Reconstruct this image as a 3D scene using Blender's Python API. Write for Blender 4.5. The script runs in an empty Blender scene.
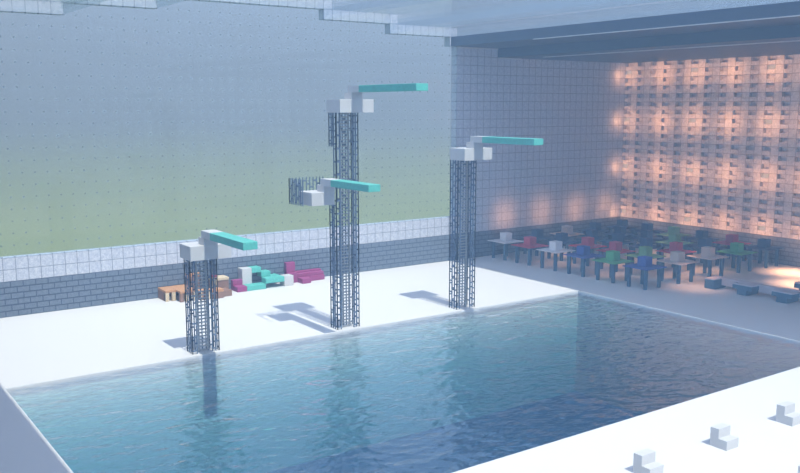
import bpy, bmesh, math, random
from mathutils import Vector
random.seed(4)
C = bpy.context.scene.collection
R = math.radians

# ------------------------------------------------------------------ mesh helpers
def bm_new(): return bmesh.new()
def box(bm, x0, x1, y0, y1, z0, z1, mi=0):
    v = [bm.verts.new(p) for p in ((x0,y0,z0),(x1,y0,z0),(x1,y1,z0),(x0,y1,z0),(x0,y0,z1),(x1,y0,z1),(x1,y1,z1),(x0,y1,z1))]
    for f in ((3,2,1,0),(4,5,6,7),(0,1,5,4),(1,2,6,5),(2,3,7,6),(3,0,4,7)):
        bm.faces.new([v[i] for i in f]).material_index = mi
def prism_y(bm, pts, y0, y1):
    """closed outline in x,z (counter-clockwise seen from -y) pulled along y"""
    a = [bm.verts.new((x, y0, z)) for x, z in pts]; b = [bm.verts.new((x, y1, z)) for x, z in pts]
    bm.faces.new(a); bm.faces.new(b[::-1])
    n = len(pts)
    for i in range(n):
        bm.faces.new((a[(i+1)%n], a[i], b[i], b[(i+1)%n]))
def link(name, bm, mat, parent=None, bevel=0.0):
    bmesh.ops.recalc_face_normals(bm, faces=bm.faces[:])
    me = bpy.data.meshes.new(name); bm.to_mesh(me); bm.free()
    me.materials.append(mat)
    o = bpy.data.objects.new(name, me); C.objects.link(o)
    if parent: o.parent = parent
    if bevel:
        m = o.modifiers.new('bevel', 'BEVEL'); m.width = bevel; m.segments = 2; m.limit_method = 'ANGLE'
    return o
def tag(o, label, cat, group=None, kind=None):
    if label: o['label'] = label
    if cat: o['category'] = cat
    if group: o['group'] = group
    if kind: o['kind'] = kind
    return o
def struct(o, label=None):
    o['kind'] = 'structure'
    if label: o['label'] = label
    return o
def thing(name, loc, label, cat, group=None):
    o = bpy.data.objects.new(name, None); C.objects.link(o); o.location = loc; o.empty_display_size = .3
    return tag(o, label, cat, group)
def part(name, boxes, mat, parent, bevel=0.0, label=None):
    bm = bm_new()
    for b in boxes: box(bm, *b)
    o = link(name, bm, mat, parent, bevel)
    if label: o['label'] = label
    return o
def copy_tree(o, parent=None):
    c = o.copy(); C.objects.link(c)
    if parent: c.parent = parent
    for ch in list(o.children): copy_tree(ch, c)
    return c

# ------------------------------------------------------------------ materials
def newmat(name):
    m = bpy.data.materials.new(name); m.use_nodes = True
    nt = m.node_tree; nt.nodes.clear()
    out = nt.nodes.new('ShaderNodeOutputMaterial')
    return m, nt, out
class N:
    def __init__(s, nt): s.nt = nt
    def math(s, op, a, b=None, c=None):
        n = s.nt.nodes.new('ShaderNodeMath'); n.operation = op
        for i, v in enumerate((a, b, c)):
            if v is None: continue
            if isinstance(v, (int, float)): n.inputs[i].default_value = v
            else: s.nt.links.new(v, n.inputs[i])
        return n.outputs[0]
    def mix(s, f, a, b):
        n = s.nt.nodes.new('ShaderNodeMix'); n.data_type = 'RGBA'
        for sock, v in ((n.inputs[0], f), (n.inputs[6], a), (n.inputs[7], b)):
            if isinstance(v, (int, float)): sock.default_value = v
            elif isinstance(v, tuple): sock.default_value = (*v, 1)
            else: s.nt.links.new(v, sock)
        return n.outputs[2]
    def noise(s, vec, scale, detail=2, rough=.5, out=0):
        n = s.nt.nodes.new('ShaderNodeTexNoise'); n.inputs['Scale'].default_value = scale
        n.inputs['Detail'].default_value = detail; n.inputs['Roughness'].default_value = rough
        if vec is not None: s.nt.links.new(vec, n.inputs['Vector'])
        return n.outputs[out]
    def ramp(s, f, a, b):
        n = s.nt.nodes.new('ShaderNodeMapRange'); n.clamp = True
        n.inputs[1].default_value = a; n.inputs[2].default_value = b
        s.nt.links.new(f, n.inputs[0]); return n.outputs[0]
def pos(nt):
    g = nt.nodes.new('ShaderNodeNewGeometry'); s = nt.nodes.new('ShaderNodeSeparateXYZ'); nt.links.new(g.outputs['Position'], s.inputs[0])
    t = nt.nodes.new('ShaderNodeSeparateXYZ'); nt.links.new(g.outputs['True Normal'], t.inputs[0])
    return g, s.outputs, t.outputs
def diffuse(nt, out, col, rough=.8, bump=None, spec=.3):
    b = nt.nodes.new('ShaderNodeBsdfPrincipled')
    if isinstance(col, tuple): b.inputs['Base Color'].default_value = (*col, 1)
    else: nt.links.new(col, b.inputs['Base Color'])
    b.inputs['Roughness'].default_value = rough; b.inputs['Specular IOR Level'].default_value = spec
    if bump is not None:
        n = nt.nodes.new('ShaderNodeBump'); n.inputs['Strength'].default_value = .3; n.inputs['Distance'].default_value = .03
        nt.links.new(bump, n.inputs['Height']); nt.links.new(n.outputs[0], b.inputs['Normal'])
    nt.links.new(b.outputs[0], out.inputs[0]); return b

def m_plain(name, col, var=.08, scale=6, rough=.8):
    m, nt, out = newmat(name); n = N(nt); g, p, nn = pos(nt)
    tc = nt.nodes.new('ShaderNodeTexCoord')
    f = n.noise(tc.outputs['Object'], scale, 3, .6)
    c = n.mix(f, tuple(x*(1-var) for x in col), tuple(min(1, x*(1+var)) for x in col))
    diffuse(nt, out, c, rough); return m

def grid_line(n, p, nn, w):
    """1 where a face is within w of a whole-metre line (lines along the face only)"""
    acc = None
    for i in range(3):
        fr = n.math('FRACT', n.math('ADD', p[i], 1000.0))
        near = n.math('LESS_THAN', n.math('MINIMUM', fr, n.math('SUBTRACT', 1.0, fr)), w)
        use = n.math('LESS_THAN', n.math('ABSOLUTE', nn[i]), .5)
        v = n.math('MULTIPLY', near, use)
        acc = v if acc is None else n.math('MAXIMUM', acc, v)
    return acc
def m_tile(name, base, dark, line, w=.035):
    m, nt, out = newmat(name); n = N(nt); g, p, nn = pos(nt)
    sp = n.noise(g.outputs['Position'], 3.2, 3, .7); s2 = n.noise(g.outputs['Position'], 11, 1, .5)
    f = n.ramp(n.math('ADD', n.math('MULTIPLY', sp, .6), n.math('MULTIPLY', s2, .4)), .42, .60)
    c = n.mix(f, dark, base)
    c = n.mix(n.math('MULTIPLY', grid_line(n, p, nn, w), .85), c, line)
    diffuse(nt, out, c, .7, bump=f); return m
def m_brick(name, base, dark, line):
    m, nt, out = newmat(name); n = N(nt); g, p, nn = pos(nt)
    isx = n.math('GREATER_THAN', n.math('ABSOLUTE', nn[0]), .5)
    u = n.math('ADD', n.math('MULTIPLY', isx, p[1]), n.math('MULTIPLY', n.math('SUBTRACT', 1.0, isx), p[0]))
    z2 = n.math('MULTIPLY', p[2], 2.0)
    row = n.math('FLOOR', z2)
    uu = n.math('FRACT', n.math('ADD', n.math('ADD', u, 1000.0), n.math('MULTIPLY', n.math('MODULO', n.math('ADD', row, 10.0), 2.0), .5)))
    vv = n.math('FRACT', n.math('ADD', z2, 100.0))
    lu = n.math('LESS_THAN', n.math('MINIMUM', uu, n.math('SUBTRACT', 1.0, uu)), .04)
    lv = n.math('LESS_THAN', n.math('MINIMUM', vv, n.math('SUBTRACT', 1.0, vv)), .11)
    l = n.math('MAXIMUM', lu, lv)
    f = n.noise(g.outputs['Position'], 4.5, 3, .7)
    c = n.mix(n.ramp(f, .35, .65), dark, base); c = n.mix(l, c, line)
    diffuse(nt, out, c, .8, bump=n.math('SUBTRACT', 1.0, l)); return m
def m_glass(name, tint, dots=True, refl=1.0, side=None):
    m, nt, out = newmat(name); n = N(nt); g, p, nn = pos(nt)
    dot = nt.nodes.new('ShaderNodeVectorMath'); dot.operation = 'DOT_PRODUCT'
    nt.links.new(g.outputs['Normal'], dot.inputs[0]); nt.links.new(g.outputs['Incoming'], dot.inputs[1])
    c1 = n.math('SUBTRACT', 1.0, n.math('ABSOLUTE', dot.outputs['Value']))
    F = n.math('MULTIPLY_ADD', n.math('POWER', c1, 5.0), .95*refl, .04*refl)
    tr = nt.nodes.new('ShaderNodeBsdfTransparent'); tr.inputs[0].default_value = (*tint, 1)
    if side: nt.links.new(n.mix(n.math('GREATER_THAN', n.math('ABSOLUTE', nn[0]), .5), tint, side), tr.inputs[0])   # upright faces tinted darker: duller reflection put into the glass colour
    gl = nt.nodes.new('ShaderNodeBsdfGlossy'); gl.inputs['Roughness'].default_value = .02
    mx = nt.nodes.new('ShaderNodeMixShader'); nt.links.new(F, mx.inputs[0]); nt.links.new(tr.outputs[0], mx.inputs[1]); nt.links.new(gl.outputs[0], mx.inputs[2])
    res = mx.outputs[0]
    if dots:   # small frosted specks, one at each block corner
        acc = None
        for i in range(3):
            fr = n.math('FRACT', n.math('ADD', p[i], 1000.5))
            a = n.math('LESS_THAN', n.math('ABSOLUTE', n.math('SUBTRACT', fr, .5)), .07)
            a = n.math('MAXIMUM', a, n.math('GREATER_THAN', n.math('ABSOLUTE', nn[i]), .5))
            acc = a if acc is None else n.math('MULTIPLY', acc, a)
        df = nt.nodes.new('ShaderNodeBsdfDiffuse'); df.inputs[0].default_value = (.16, .22, .28, 1)
        m2 = nt.nodes.new('ShaderNodeMixShader'); nt.links.new(n.math('MULTIPLY', acc, .35), m2.inputs[0])
        nt.links.new(res, m2.inputs[1]); nt.links.new(df.outputs[0], m2.inputs[2]); res = m2.outputs[0]
    nt.links.new(res, out.inputs[0]); return m
def m_water():
    m, nt, out = newmat('pool water'); n = N(nt); g, p, nn = pos(nt)
    mp = nt.nodes.new('ShaderNodeMapping'); mp.inputs['Scale'].default_value = (.75, 1.15, 1); mp.inputs['Rotation'].default_value = (0, 0, .55)
    nt.links.new(g.outputs['Position'], mp.inputs['Vector'])
    h1 = n.noise(mp.outputs[0], .45, 1, .5); h2 = n.noise(mp.outputs[0], 1.5, 1.6, .5)
    h = n.math('ADD', n.math('MULTIPLY', h1, WAVE1), n.math('MULTIPLY', h2, WAVE2))
    b = nt.nodes.new('ShaderNodeBump'); b.inputs['Strength'].default_value = 1; b.inputs['Distance'].default_value = 1
    nt.links.new(h, b.inputs['Height'])
    dot = nt.nodes.new('ShaderNodeVectorMath'); dot.operation = 'DOT_PRODUCT'
    nt.links.new(b.outputs[0], dot.inputs[0]); nt.links.new(g.outputs['Incoming'], dot.inputs[1])
    c1 = n.math('SUBTRACT', 1.0, n.math('MINIMUM', n.math('ABSOLUTE', dot.outputs['Value']), 1.0))
    F = n.math('MINIMUM', n.math('MULTIPLY_ADD', n.math('POWER', c1, WPOW), WREF, .03), .9)
    F = n.math('MULTIPLY', F, n.math('GREATER_THAN', n.math('ABSOLUTE', nn[2]), .5))
    F = n.math('MULTIPLY', F, n.math('GREATER_THAN', p[2], -1.0))
    tr = nt.nodes.new('ShaderNodeBsdfTransparent')
    gl = nt.nodes.new('ShaderNodeBsdfGlossy'); gl.inputs['Roughness'].default_value = .05; gl.inputs[0].default_value = (.85, .92, 1, 1)
    nt.links.new(b.outputs[0], gl.inputs['Normal'])
    mx = nt.nodes.new('ShaderNodeMixShader'); nt.links.new(F, mx.inputs[0]); nt.links.new(tr.outputs[0], mx.inputs[1]); nt.links.new(gl.outputs[0], mx.inputs[2])
    nt.links.new(mx.outputs[0], out.inputs[0])
    va = nt.nodes.new('ShaderNodeVolumeAbsorption'); va.inputs[0].default_value = WABS[0]; va.inputs[1].default_value = WABS[1]
    nt.links.new(va.outputs[0], out.inputs['Volume'])
    return m
def m_emit(name, col, s):
    m, nt, out = newmat(name); e = nt.nodes.new('ShaderNodeEmission'); e.inputs[0].default_value = (*col, 1); e.inputs[1].default_value = s
    nt.links.new(e.outputs[0], out.inputs[0]); return m

WAVE1, WAVE2, WPOW, WREF = .22, .15, 3.4, 1.3
WABS = ((.0, .53, .64, 1), .098)
HAZE = .0026
MIST = .005
SUN = 5.5
EXPOSURE = 0.0

M = dict(
    concrete=m_plain('white concrete', (.64, .635, .635), .03, 2, .85),
    quartz=m_plain('white block', (.54, .54, .55), .02, 4, .7),
    pale=m_tile('pale speckled tile', (.60, .615, .66), (.40, .435, .52), (.20, .22, .29)),
    relief=m_tile('pale relief tile', (.68, .66, .65), (.48, .47, .49), (.25, .25, .28)),
    brick=m_brick('slate brick', (.17, .21, .27), (.115, .15, .20), (.06, .08, .12)),
    ceil=m_plain('dark ceiling board', (.07, .10, .15), .1, 1, .5),
    teal=m_plain('teal prismarine', (.10, .46, .40), .28, 5, .5),
    iron=m_plain('blue grey iron', (.10, .15, .23), .2, 12, .5),
    steel=m_plain('pale ladder rail', (.34, .36, .38), .2, 12, .5),
    grass=m_plain('meadow grass', (.235, .280, .130), .06, .02, .95),
    basin=m_plain('basin wall', (.86, .94, .86), .04, 2, .6),
    deep=m_plain('deep blue pool floor', (.24, .27, .44), .05, 2, .6),
    glass=m_glass('window glass', (.93, .97, .98), True, .5),
    rglass=m_glass('roof glass', (.95, .98, .99), False, .4, (.80, .86, .90)),
    water=m_water(),
    legs=m_plain('dark blue wood', (.045, .12, .20), .15, 8, .8),
    slate=m_plain('dark slate seat', (.05, .13, .21), .15, 8, .8),
    slab=m_plain('grey slab', (.52, .48, .52), .06, 8, .8),
    white=m_plain('white cloth', (.72, .70, .72), .05, 8, .9),
    tan=m_plain('tan cloth', (.62, .50, .44), .06, 8, .9),
    red=m_plain('red cloth', (.50, .055, .11), .1, 8, .9),
    blue=m_plain('blue cloth', (.035, .085, .32), .1, 8, .9),
    navy=m_plain('navy cloth', (.035, .08, .16), .1, 8, .9),
    green=m_plain('green cloth', (.09, .36, .15), .1, 8, .9),
    lime=m_plain('light green cloth', (.20, .38, .18), .1, 8, .9),
    plum=m_plain('plum cloth', (.30, .05, .17), .12, 6, .9),
    orange=m_plain('orange wood', (.50, .26, .13), .18, 6, .8),
    cream=m_plain('cream wood', (.62, .50, .34), .18, 6, .8),
    brown=m_plain('brown wood', (.26, .15, .11), .2, 6, .8),
    lamp=m_emit('warm lamp', (1, .68, .48), .6),
)

# ------------------------------------------------------------------ setting
WL, WR = -33.0, 76.0        # side walls
YN = -92.0                  # how far the hall runs towards and past the viewer
PX0, PX1, PY0, PY1, PD = -4.0, 47.0, -46.0, -20.0, -10.0
bm = bm_new()
box(bm, WL, PX0, YN, 0, -.6, 0); box(bm, PX1, WR+1, YN, 0, -.6, 0)
box(bm, PX0, PX1, YN, PY0, -.6, 0); box(bm, PX0, PX1, PY1, 0, -.6, 0)
struct(link('floor', bm, M['concrete']), 'white pool deck and hall floor')
bm = bm_new()
box(bm, PX0-.5, PX1+.5, PY0-.5, PY1+.5, PD-.5, PD)
struct(link('pool_floor', bm, M['deep']), 'deep blue floor of the pool')
bm = bm_new()
box(bm, PX0-.5, PX0, PY0-.5, PY1+.5, PD, -.6); box(bm, PX1, PX1+.5, PY0-.5, PY1+.5, PD, -.6)
box(bm, PX0, PX1, PY0-.5, PY0, PD, -.6); box(bm, PX0, PX1, PY1, PY1+.5, PD, -.6)
struct(link('pool_basin', bm, M['basin']), 'pale sunken pool basin under the water')
bm = bm_new(); box(bm, PX0+.004, PX1-.004, PY0+.004, PY1-.004, PD+.004, -.125)
tag(link('pool_water', bm, M['water']), 'rippled teal to deep blue water filling the pool', 'water', kind='stuff')

# far (window) wall: slate brick base, two pale rows, glass, stepped arch; right of the glass tall pale tile
part_boxes = [(-33, 77, 0, 1, 0, 3)]
bm = bm_new(); box(bm, *part_boxes[0]); struct(link('wall_far', bm, M['brick']), 'dark slate brick base of the far wall')
bm = bm_new()
box(bm, -3, 48, 0, 1, 3, 5)
box(bm, 48, 54, 0, 1, 3, 24); box(bm, 54, 77, 0, 1, 3, 23); box(bm, -33, -3, 0, 1, 3, 24)
struct(link('wall_far_tiles', bm, M['pale']), 'pale speckled tile face of the far wall')
steps = [(-4.1, -2, 24), (-2, 6, 25), (6, 14, 26), (14, 31, 27), (31, 39, 26), (39, 47.1, 25)]
bm = bm_new()
for a, b, z in [(-3, -1, 24), (-2, 6, 25), (5, 14, 26), (13, 32, 27), (31, 40, 26), (39, 48, 25), (47, 48, 24)]:
    # trim the overlaps of neighbouring steps
    box(bm, a, b, 0, 1, z, z+1)
struct(link('trim_1', bm, M['pale']), 'stepped arch of pale tiles over the window')
bm = bm_new()
pts = [(-3, 5), (48, 5), (48, 24), (47, 24), (47, 25), (39, 25), (39, 26), (31, 26), (31, 27), (14, 27), (14, 26), (6, 26), (6, 25), (-2, 25), (-2, 24), (-3, 24)]
prism_y(bm, pts, .06, .12)
struct(link('window_1', bm, M['glass']), 'huge glass wall looking on to green meadow')
# glass roof, stepped, running the length of the pool
bm = bm_new()
low = []; up = []
for i, (a, b, z) in enumerate(steps): low += [(a, z), (b, z)]; 
for a, b, z in steps: up += [(a, z+.35), (b, z+.35)]
# staircase band of constant thickness
lowp = [(steps[0][0], steps[0][2])]
for i, (a, b, z) in enumerate(steps):
    if i: lowp.append((a, z))
    if i+1 < len(steps):
        lowp.append((b, z))
    else: lowp.append((b, z))
upp = []
for i, (a, b, z) in enumerate(steps):
    nz = steps[i+1][2] if i+1 < len(steps) else z-1
    pz = steps[i-1][2] if i else z-1
    ax = a-.2 if (pz < z and i) else (a+.2 if i and pz > z else a)
    bx = b-.2 if (nz > z) else (b+.2 if i+1 < len(steps) else b)
    upp += [(ax, z+.4), (bx, z+.4)]
prism_y(bm, lowp + upp[::-1], YN, -.004)
struct(link('window_2', bm, M['rglass']), 'stepped glass roof over the pool')
# solid ceilings either side
bm = bm_new()
prism_y(bm, [(47.1, 24), (54, 24), (54, 23), (77, 23), (77, 25), (47.1, 25)], YN, 0)
box(bm, 48, 77, 0, 1, 24, 25)
box(bm, -9, -4.1, YN, 0, 23, 25.4)
struct(link('ceiling', bm, M['ceil']), 'dark blue grey solid ceiling beside the glass roof')
for k, b in enumerate([(47.05, 47.2, YN, -13, 23.93, 24.0), (57.3, 57.55, YN, -4, 22.93, 23.0), (48.05, 53.95, -.12, 0, 23.84, 23.99), (54.05, 57.6, -.12, 0, 22.84, 22.99)]):  # the two wall-top strips are leaked light built as white geometry
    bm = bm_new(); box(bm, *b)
    struct(link('trim_%d' % (k+2), bm, M['quartz']), ['thin pale strip at the lip of the ceiling', 'thin pale strip along the ceiling', 'white strip imitating leaked light atop the tall tile wall', 'lower white strip imitating leaked light atop the tall tile wall'][k])

bm = bm_new(); box(bm, WL, -9, YN, 0, 22.6, 25.4); struct(link('bounce_ceiling', bm, M['concrete']), 'unseen ceiling left of the glass roof, made white to bounce light')  # out of view, whitened to bounce light on to the left deck
# right wall: brick base and relief tiles with stacked notches in every second column
bm = bm_new(); box(bm, 76, 77, YN, 0, 0, 3); struct(link('wall_right', bm, M['brick']), 'dark slate brick base of the right wall')
bm = bm_new()
box(bm, 76.5, 77, YN, 0, 3, 23)
y = 0
while y > -60:
    for z in range(3, 23): box(bm, 76, 76.5, y-1, y, z, z+.5)      # lower half of each block stands proud
    box(bm, 76, 76.5, y-2, y-1, 3, 23)
    y -= 2
box(bm, 76, 76.5, YN, y, 3, 23)
struct(link('wall_right_relief', bm, M['relief']), 'warmly lit pale relief wall with columns of notches')
bm = bm_new(); box(bm, WL-1, WL, YN, 0, -.6, 3); struct(link('wall_left', bm, M['pale']))
bm = bm_new(); box(bm, WL-.5, WL-.4, YN, 0, 3, 22.6); struct(link('sky_fill_glass', bm, M['glass']))  # unseen glazing added so sky light fills the shaded left deck
# ground outside
bm = bm_new(); box(bm, -900, 1900, 1, 2600, -1.5, -.5)
struct(link('meadow', bm, M['grass']), 'flat green meadow beyond the glass')

# ------------------------------------------------------------------ diving towers
def bar_panel(bm, axis, a0, a1, c, z0, z1):
    """a run of iron bars: uprights every third of a metre, short staggered rungs"""
    n = max(1, round((a1-a0)*3.4)); st = (a1-a0)/n; t = .032; q = .055
    for i in range(n+1):
        u = a0+i*st
        if axis == 'x': box(bm, u-t, u+t, c-t, c+t, z0, z1)
        else: box(bm, c-t, c+t, u-t, u+t, z0, z1)
        if i < n:
            z = z0 + (.22, .72, .47)[i % 3]
            while z < z1:
                if axis == 'x': box(bm, u+t, u+st-t, c-t, c+t, z-q, z+q)
                else: box(bm, c-t, c+t, u+t, u+st-t, z-q, z+q)
                z += 1
def ladder(parent, x0, x1, y, z1):
    bm = bm_new()
    box(bm, x0+.08, x0+.2, y-.05, y+.05, 0, z1); box(bm, x1-.2, x1-.08, y-.05, y+.05, 0, z1)
    z = .125
    while z < z1: box(bm, x0+.02, x1-.02, y-.04, y+.04, z-.045, z+.045); z += .25
    return link('ladder', bm, M['steel'], parent)
def board(parent, bx, yf, p, yend, y_end_name=None):
    """yf = front plane of the platform; p = top of the platform"""
    part('board_step', [(bx, bx+1, yf, yf+1, p, p+.5)], M['quartz'], parent)
    part('board_root', [(bx, bx+1, yf-1, yf+.5, p+.5, p+1)], M['quartz'], parent)
    part('springboard', [(bx, bx+1, yend, yf-1, p+.5, p+1)], M['teal'], parent, .02, 'teal diving board')
def tower(X, p, yend, label, extra=False):
    t = thing('diving_tower', (X+1.5, -19.5, 0), label, 'diving tower', 'diving towers along the pool edge')
    L = Vector((X+1.5, -19.5, 0))
    kids = []
    top = p-1
    zs = 2.9
    for name, runs in (('side_bars', [('y', -19.5, -18.5, X+.5)]), ('side_bars', [('y', -19.5, -18.5, X+2.5)]),
                       ('back_bars', [('x', X+.5, X+2.5, -18.5)]), ('front_bars', [('x', X+.5, X+.83, -19.5), ('x', X+2.0, X+2.5, -19.5)])):
        bm = bm_new()
        for ax, a0, a1, c in runs:
            if extra and ((ax == 'y' and c < X+1) or name == 'back_bars'):
                if ax == 'y': bar_panel(bm, ax, a0, a1, c, 0, 10); bar_panel(bm, ax, a0, a1, c, top-2.6, top); bar_panel(bm, ax, a0, a0+.33, c, 10, top-2.6)
                else: bar_panel(bm, ax, a0, a1, c, 0, 10); bar_panel(bm, ax, a0+.66, a1, c, 10, top); bar_panel(bm, ax, a0, a0+.66, c, top-2.6, top)
            else: bar_panel(bm, ax, a0, a1, c, 0, top)
        kids.append(link(name, bm, M['iron'], t))
    kids.append(ladder(t, X+1, X+2, -19.07, top))
    part('platform', [(X, X+3, -21, -19, p-1, p)], M['quartz'], t, .015)
    board(t, X+1, -21, p, yend)
    if extra:
        part('platform', [(X-1.95, X+.05, -20, -18, 10, 11)], M['quartz'], t, .015)
        board(t, X-.9, -20, 11, -26.2)
        bm = bm_new(); bar_panel(bm, 'y', -19.6, -17.5, X-2.5, 10, 12); bar_panel(bm, 'x', X-2.5, X+.5, -17.5, 10, 12)
        link('railing', bm, M['iron'], t)
    for k in t.children: k.data.transform(__import__('mathutils').Matrix.Translation(-L))
tower(8, 7.97, -27.25, 'shortest diving tower, lowest teal board, leftmost on the white pool edge')
tower(20, 17.97, -29.2, 'tallest diving tower, in the middle, with a second lower platform on its left', True)
tower(32, 13.97, -28.1, 'middle-height diving tower nearest the tall tile wall on the right')

# ------------------------------------------------------------------ stair seats on the near deck
def stair_seat():
    t = thing('step_chair', (0, 0, 0), None, 'chair', 'white step chairs on the near deck')
    part('seat', [(0, 1, -1, -.5, 0, .5)], M['quartz'], t); part('backrest', [(0, 1, -.5, 0, 0, 1)], M['quartz'], t)
    return t
s0 = stair_seat()
for i, (x, y, l) in enumerate([(18, -51, 'white step seat at the bottom edge, farthest left of the seats on the near deck'),
                               (24, -51, 'white step seat in the middle of the three on the near deck'),
                               (30, -51, 'white step seat farthest right on the near deck, touching the right frame edge'),
                               (23, -56.4, 'white step seat of the nearer row, only its corner in the bottom right')]):
    o = s0 if i == 0 else copy_tree(s0)
    o.location = (x, y, 0); o['label'] = l

# ------------------------------------------------------------------ cafe tables
protos = {}
def make_table(col):
    t = thing('cafe_table', (0, 0, 0), None, 'table')
    part('tabletop', [(-1.5, 1.5, -1.5, 1.5, 2.0, 2.07)], M[col], t)
    for sx in (-1, 1):
        for sy in (-1, 1):
            part('leg', [(sx-.14, sx+.14, sy-.14, sy+.14, 0, 2.0)], M['legs'], t)
    part('centre_block', [(-.5, .5, -.5, .5, 2.07, 3.0)], M[col], t, .02)
    return t
grid = [['white', 'red', 'white', 'blue', 'green', 'blue'],
        ['navy', 'navy', 'red', 'red', 'lime', 'tan'],
        ['tan', 'navy', 'navy', 'navy', 'red', 'tan'],
        ['navy', 'navy', 'navy', 'lime', 'navy', 'green'],
        ['navy', 'navy', 'lime', 'navy', 'red', 'navy']]
cn = dict(white='white', red='red', blue='bright blue', green='green', navy='dark navy', lime='pale green', tan='tan')
rows = ['row nearest the pool', 'second row from pool', 'third row from pool', 'fourth row from pool', 'row by relief wall']
places = ['closest to tall tile wall', 'second from tall tile wall', 'third from tall tile wall', 'third from nearer end', 'second from nearer end', 'at the nearer end']
for j in range(5):
    for k in range(6):
        col = grid[j][k]
        if col not in protos: o = protos[col] = make_table(col)
        else: o = copy_tree(protos[col])
        o.location = (53.5+5*j, -2.5-4*k, 0)
        o['label'] = '%s table %s, %s' % (cn[col], rows[j], places[k])
        o['group'] = 'cafe tables with centre blocks'

# low benches on the open floor
def bench(x, ys, label, cap):
    t = thing('low_bench', (x+1, ys[0], 0), label, 'bench', 'low benches on the open floor')
    off = Vector((x+1, ys[0], 0))
    for y in ys:
        if cap and y == ys[0]:
            part('seat_block', [(x, x+1.9, y-2, y-.95, 0, .9)], M['slate'], t); part('lit_top', [(x, x+1.9, y-2, y-.95, .9, 1)], M['slab'], t)  # pale caps paint the lamplight on the bench tops
        else:
            part('seat_block', [(x, x+1.9, y-1.5, y-.5, 0, .5), (x, x+1.9, y-2, y, .5, .9)], M['slate'], t); part('lit_top', [(x, x+1.9, y-2, y, .9, 1)], M['slab'], t)
    for i, y in enumerate(ys):
        if cap or i+1 < len(ys): part('slab', [(x+1.2, x+1.9, y-3.99, y-2.01, .3, .98)], M['slab'], t)
    for k in t.children: k.data.transform(__import__('mathutils').Matrix.Translation(-off))
bench(58, [-25.2, -29.2, -33.2], 'long low dark bench with grey linking slabs, beside the pool on the right', True)
bench(63, [-32.4, -36.4], 'low dark bench behind the long one, at the right frame edge', False)

# ------------------------------------------------------------------ block furniture along the far wall
def furn(name, x, label, cat, parts):
    t = thing(name, (x, -1.04, 0), label, cat)
    for n, m, bx in parts:
        o = part(n, bx, M[m], t, .03)
        o.data.transform(__import__('mathutils').Matrix.Translation((-x, 1, 0)))
furn('block_slide', 23, 'teal and white stepped block slide against the far wall', 'slide', [
    ('pillar', 'quartz', [(21, 22, -1, 0, 0, 2)]),
    ('slide_step', 'teal', [(22, 23, -1, 0, 1.5, 2)]),
    ('slide_step', 'teal', [(23, 24, -1, 0, 1.0, 1.5)]),
    ('slide_step', 'teal', [(23, 25, -2, -1, .5, 1.0), (24, 25, -1, 0, .5, 1.0)]),
    ('base_slab', 'teal', [(21, 23, -2, -1, 0, .5)]),
    ('end_block', 'quartz', [(25, 26, -2, -1, 0, 1)])])
furn('step_stool', 20.5, 'small plum stepped stool left of the white and teal slide', 'stool', [
    ('seat', 'plum', [(20, 21, -2, -1, 0, .5)]), ('backrest', 'plum', [(20, 21, -1.0, -.5, 0, 1)])])
furn('chaise', 28, 'plum red stepped chaise against the far wall, right of the teal slide', 'chaise', [
    ('backrest', 'plum', [(26, 27, -.5, 0, .0, 2), (26, 27, -1, -.5, 0, 1)]),
    ('seat', 'plum', [(27, 30, -.5, 0, .5, 1), (27, 30, -1, -.5, .5, .85)]),
    ('base', 'plum', [(27, 30, -1.2, 0, 0, .5), (27, 28, -2, -1.2, 0, .5)])])
furn('plank_table', 14, 'orange topped low table with cream posts behind the shortest diving tower', 'table', [
    ('tabletop', 'orange', [(13, 14, -2, 0, .8, 1), (14, 15.6, -3, 0, .8, 1)]),
    ('side_panel', 'brown', [(13, 13.12, -1.95, 0, 0, .8)]),
    ('leg', 'cream', [(13.0, 13.35, -2, -1.6, 0, .8)]), ('leg', 'cream', [(13.62, 13.95, -2, -1.6, 0, .8)]),
    ('leg', 'cream', [(14.45, 14.8, -3, -2.6, 0, .8)]), ('leg', 'brown', [(14.0, 14.3, -3, -2.6, 0, .8)]), ('leg', 'cream', [(15.25, 15.6, -3, -2.6, 0, .8)])])
furn('wooden_chair', 15.5, 'brown high backed block chair against the wall behind the shortest tower', 'chair', [
    ('backrest', 'brown', [(15.6, 17, -.6, 0, 0, 1.75)]), ('top_rail', 'orange', [(15.6, 17, -.6, 0, 1.75, 2)])])
furn('wooden_crate', 16.2, 'low brown crate with an orange lid behind the shortest tower', 'crate', [
    ('crate_body', 'brown', [(15.75, 16.7, -3.2, -2.3, 0, .75)]), ('lid', 'orange', [(15.72, 16.73, -3.23, -2.27, .75, .9)]),
    ('post', 'cream', [(15.75, 15.95, -3.3, -3.24, 0, .75)]), ('post', 'cream', [(16.5, 16.7, -3.3, -3.24, 0, .75)])])
furn('wooden_stall', 17.8, 'cream and brown stepped block seat right of the shortest tower', 'seat', [
    ('post', 'cream', [(17.4, 17.75, -2.4, -2, 0, 1.8)]), ('post_cap', 'red', [(17.4, 17.75, -2.4, -2, 1.8, 2.0)]),
    ('shelf', 'cream', [(17.8, 19.4, -1.5, -.2, 1.25, 1.5)]), ('back', 'brown', [(17.8, 19.4, -1.4, -.2, 0, 1.25)]),
    ('seat', 'orange', [(16.8, 18, -3.4, -2.45, .6, .85)]), ('base', 'brown', [(16.8, 18, -3.4, -2.45, 0, .6), (18.05, 19, -3, -1.55, 0, .55)])])

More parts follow.
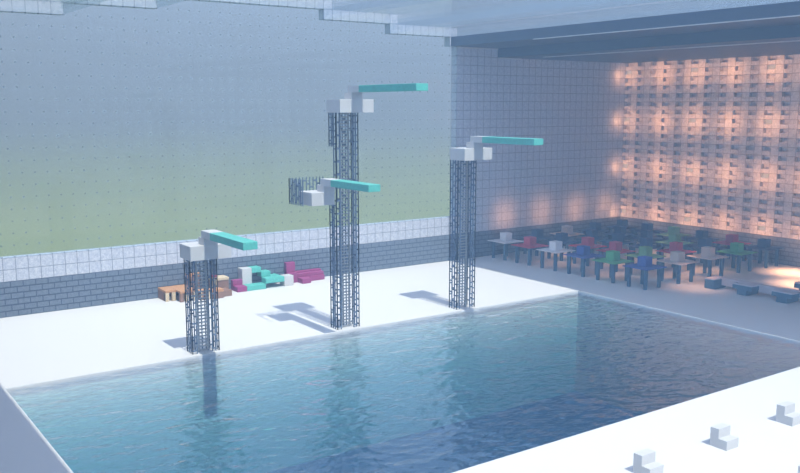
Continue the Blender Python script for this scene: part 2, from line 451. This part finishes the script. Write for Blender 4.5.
# ------------------------------------------------------------------ lamps
zl = [(3.0, 'lowest'), (9.0, 'second lowest'), (15.0, 'second highest'), (21.0, 'highest')]
lamp0 = None
for yi, yn in ((-.5, 'nearest the corner'), (-10.5, 'in the middle lamp column'), (-20.5, 'in the lamp column farthest right')):
    for z, zn in zl:
        if lamp0 is None:
            bm = bm_new(); box(bm, -.45, 0, -.3, .3, 0, .42); lamp0 = o = link('wall_lamp', bm, M['lamp'])
        else: o = lamp0.copy(); C.objects.link(o)
        o.location = (76.495, yi, z+.5)
        tag(o, '%s warm lamp set in the relief wall, %s' % (zn, yn), 'lamp', 'lamps in the relief wall')
def light(kind, name, loc, energy, col, **k):
    l = bpy.data.lights.new(name, kind); l.energy = energy; l.color = col
    for a, b in k.items(): setattr(l, a, b)
    o = bpy.data.objects.new(name, l); C.objects.link(o); o.location = loc; return o
WARM = (1, .44, .20)
def spot(loc, rot, energy, size=150):
    o = light('SPOT', 'wall_glow', loc, energy, WARM, shadow_soft_size=.5, spot_size=R(size), spot_blend=1.0)
    o.rotation_euler = rot; return o
for k in range(9):
    for z in (3.6, 9.6, 15.6, 21.4):
        spot((73.6, -.9-4.95*k, z), (0, R(-90), 0), 430 if k else 330, 140)
for x in (55.5, 61.5, 67.5, 73):
    spot((x, -2.6, 4.6), (R(90), 0, 0), 260, 130)
for z in (9.6, 15.6, 21.0): spot((74.4, -2.0, z), (R(90), 0, 0), 110, 130)
for x, y, e in ((57.5, -25.6, 60), (61, -13, 45), (66, -20.5, 55), (72.5, -27.0, 330), (67.5, -31.0, 330), (61, -5, 50), (71, -11, 45), (56, -16.5, 30), (71, -38, 90), (66, -13, 40), (61, -21, 45), (56, -8.5, 25)):
    light('SPOT', 'floor_glow', (x, y, 4.2), e*10, (1, .50, .27), shadow_soft_size=.3, spot_size=R(100), spot_blend=1.0)
s = light('SUN', 'sun', (20, -100, 120), SUN, (1, .93, .80), angle=R(.6))
s.rotation_euler = (math.atan(.55), 0, 0)      # light travels towards +y and down

# ------------------------------------------------------------------ haze
def m_haze(name, col, dens):
    m, nt, out = newmat(name)
    vs = nt.nodes.new('ShaderNodeVolumeScatter'); va = nt.nodes.new('ShaderNodeVolumeAbsorption'); ad = nt.nodes.new('ShaderNodeAddShader')
    for i, v in enumerate((vs, va)):
        v.inputs['Color'].default_value = (*col, 1); v.inputs['Density'].default_value = dens
        nt.links.new(v.outputs[0], ad.inputs[i])
    nt.links.new(ad.outputs[0], out.inputs['Volume']); return m
mh = m_haze('haze', (.42, .66, .98), HAZE)
bm = bm_new(); box(bm, -60, 100, -180, .99, -14, 60)
tag(link('haze', bm, mh), 'thin blue haze filling the hall', 'haze', kind='stuff')
mh = m_haze('mist', (.40, .445, .54), MIST)
bm = bm_new(); box(bm, -905, 1905, 1.01, 2605, -2, 60)
tag(link('mist', bm, mh), 'pale mist lying over the meadow beyond the glass', 'mist', kind='stuff')

# ------------------------------------------------------------------ world
w = bpy.data.worlds.new('sky'); bpy.context.scene.world = w; w.use_nodes = True
nt = w.node_tree; nt.nodes.clear(); n = N(nt)
out = nt.nodes.new('ShaderNodeOutputWorld'); bg = nt.nodes.new('ShaderNodeBackground')
tc = nt.nodes.new('ShaderNodeTexCoord'); sp = nt.nodes.new('ShaderNodeSeparateXYZ'); nt.links.new(tc.outputs['Generated'], sp.inputs[0])
cr = nt.nodes.new('ShaderNodeValToRGB'); e = cr.color_ramp.elements
e[0].position = 0; e[0].color = (.29, .35, .43, 1); e[1].position = 1; e[1].color = (.62, .68, .90, 1)
x = cr.color_ramp.elements.new(.25); x.color = (.30, .37, .50, 1)
nt.links.new(sp.outputs[2], cr.inputs[0])
mp = nt.nodes.new('ShaderNodeMapping'); mp.inputs['Scale'].default_value = (3, 3, 11); nt.links.new(tc.outputs['Generated'], mp.inputs['Vector'])
cl = n.ramp(n.noise(mp.outputs[0], 2.2, 4, .6), .56, .72)
c = n.mix(n.math('MULTIPLY', cl, .45), cr.outputs[0], (.62, .56, .60))
nt.links.new(c, bg.inputs[0]); bg.inputs[1].default_value = 1.8
nt.links.new(bg.outputs[0], out.inputs[0])

# ------------------------------------------------------------------ camera (solved from the photograph's tile grid)
yaw, pitch, f = 0.614296859, 0.1475, 874.250477
cam = bpy.data.cameras.new('camera'); cam.sensor_fit = 'HORIZONTAL'; cam.sensor_width = 36; cam.lens = f*36/800
cam.clip_end = 6000
co = bpy.data.objects.new('camera', cam); C.objects.link(co)
co.location = (-14.1792, -77.1827, 17.4175)
fw = Vector((math.sin(yaw)*math.cos(pitch), math.cos(yaw)*math.cos(pitch), -math.sin(pitch)))
co.rotation_euler = fw.to_track_quat('-Z', 'Y').to_euler()
sc = bpy.context.scene; sc.camera = co
sc.view_settings.view_transform = 'Standard'; sc.view_settings.look = 'None'; sc.view_settings.gamma = 1
sc.view_settings.use_curve_mapping = False; sc.view_settings.exposure = EXPOSURE
sc.cycles.transparent_max_bounces = 16; sc.cycles.max_bounces = 8; sc.cycles.volume_bounces = 1
sc.cycles.sample_clamp_indirect = 4
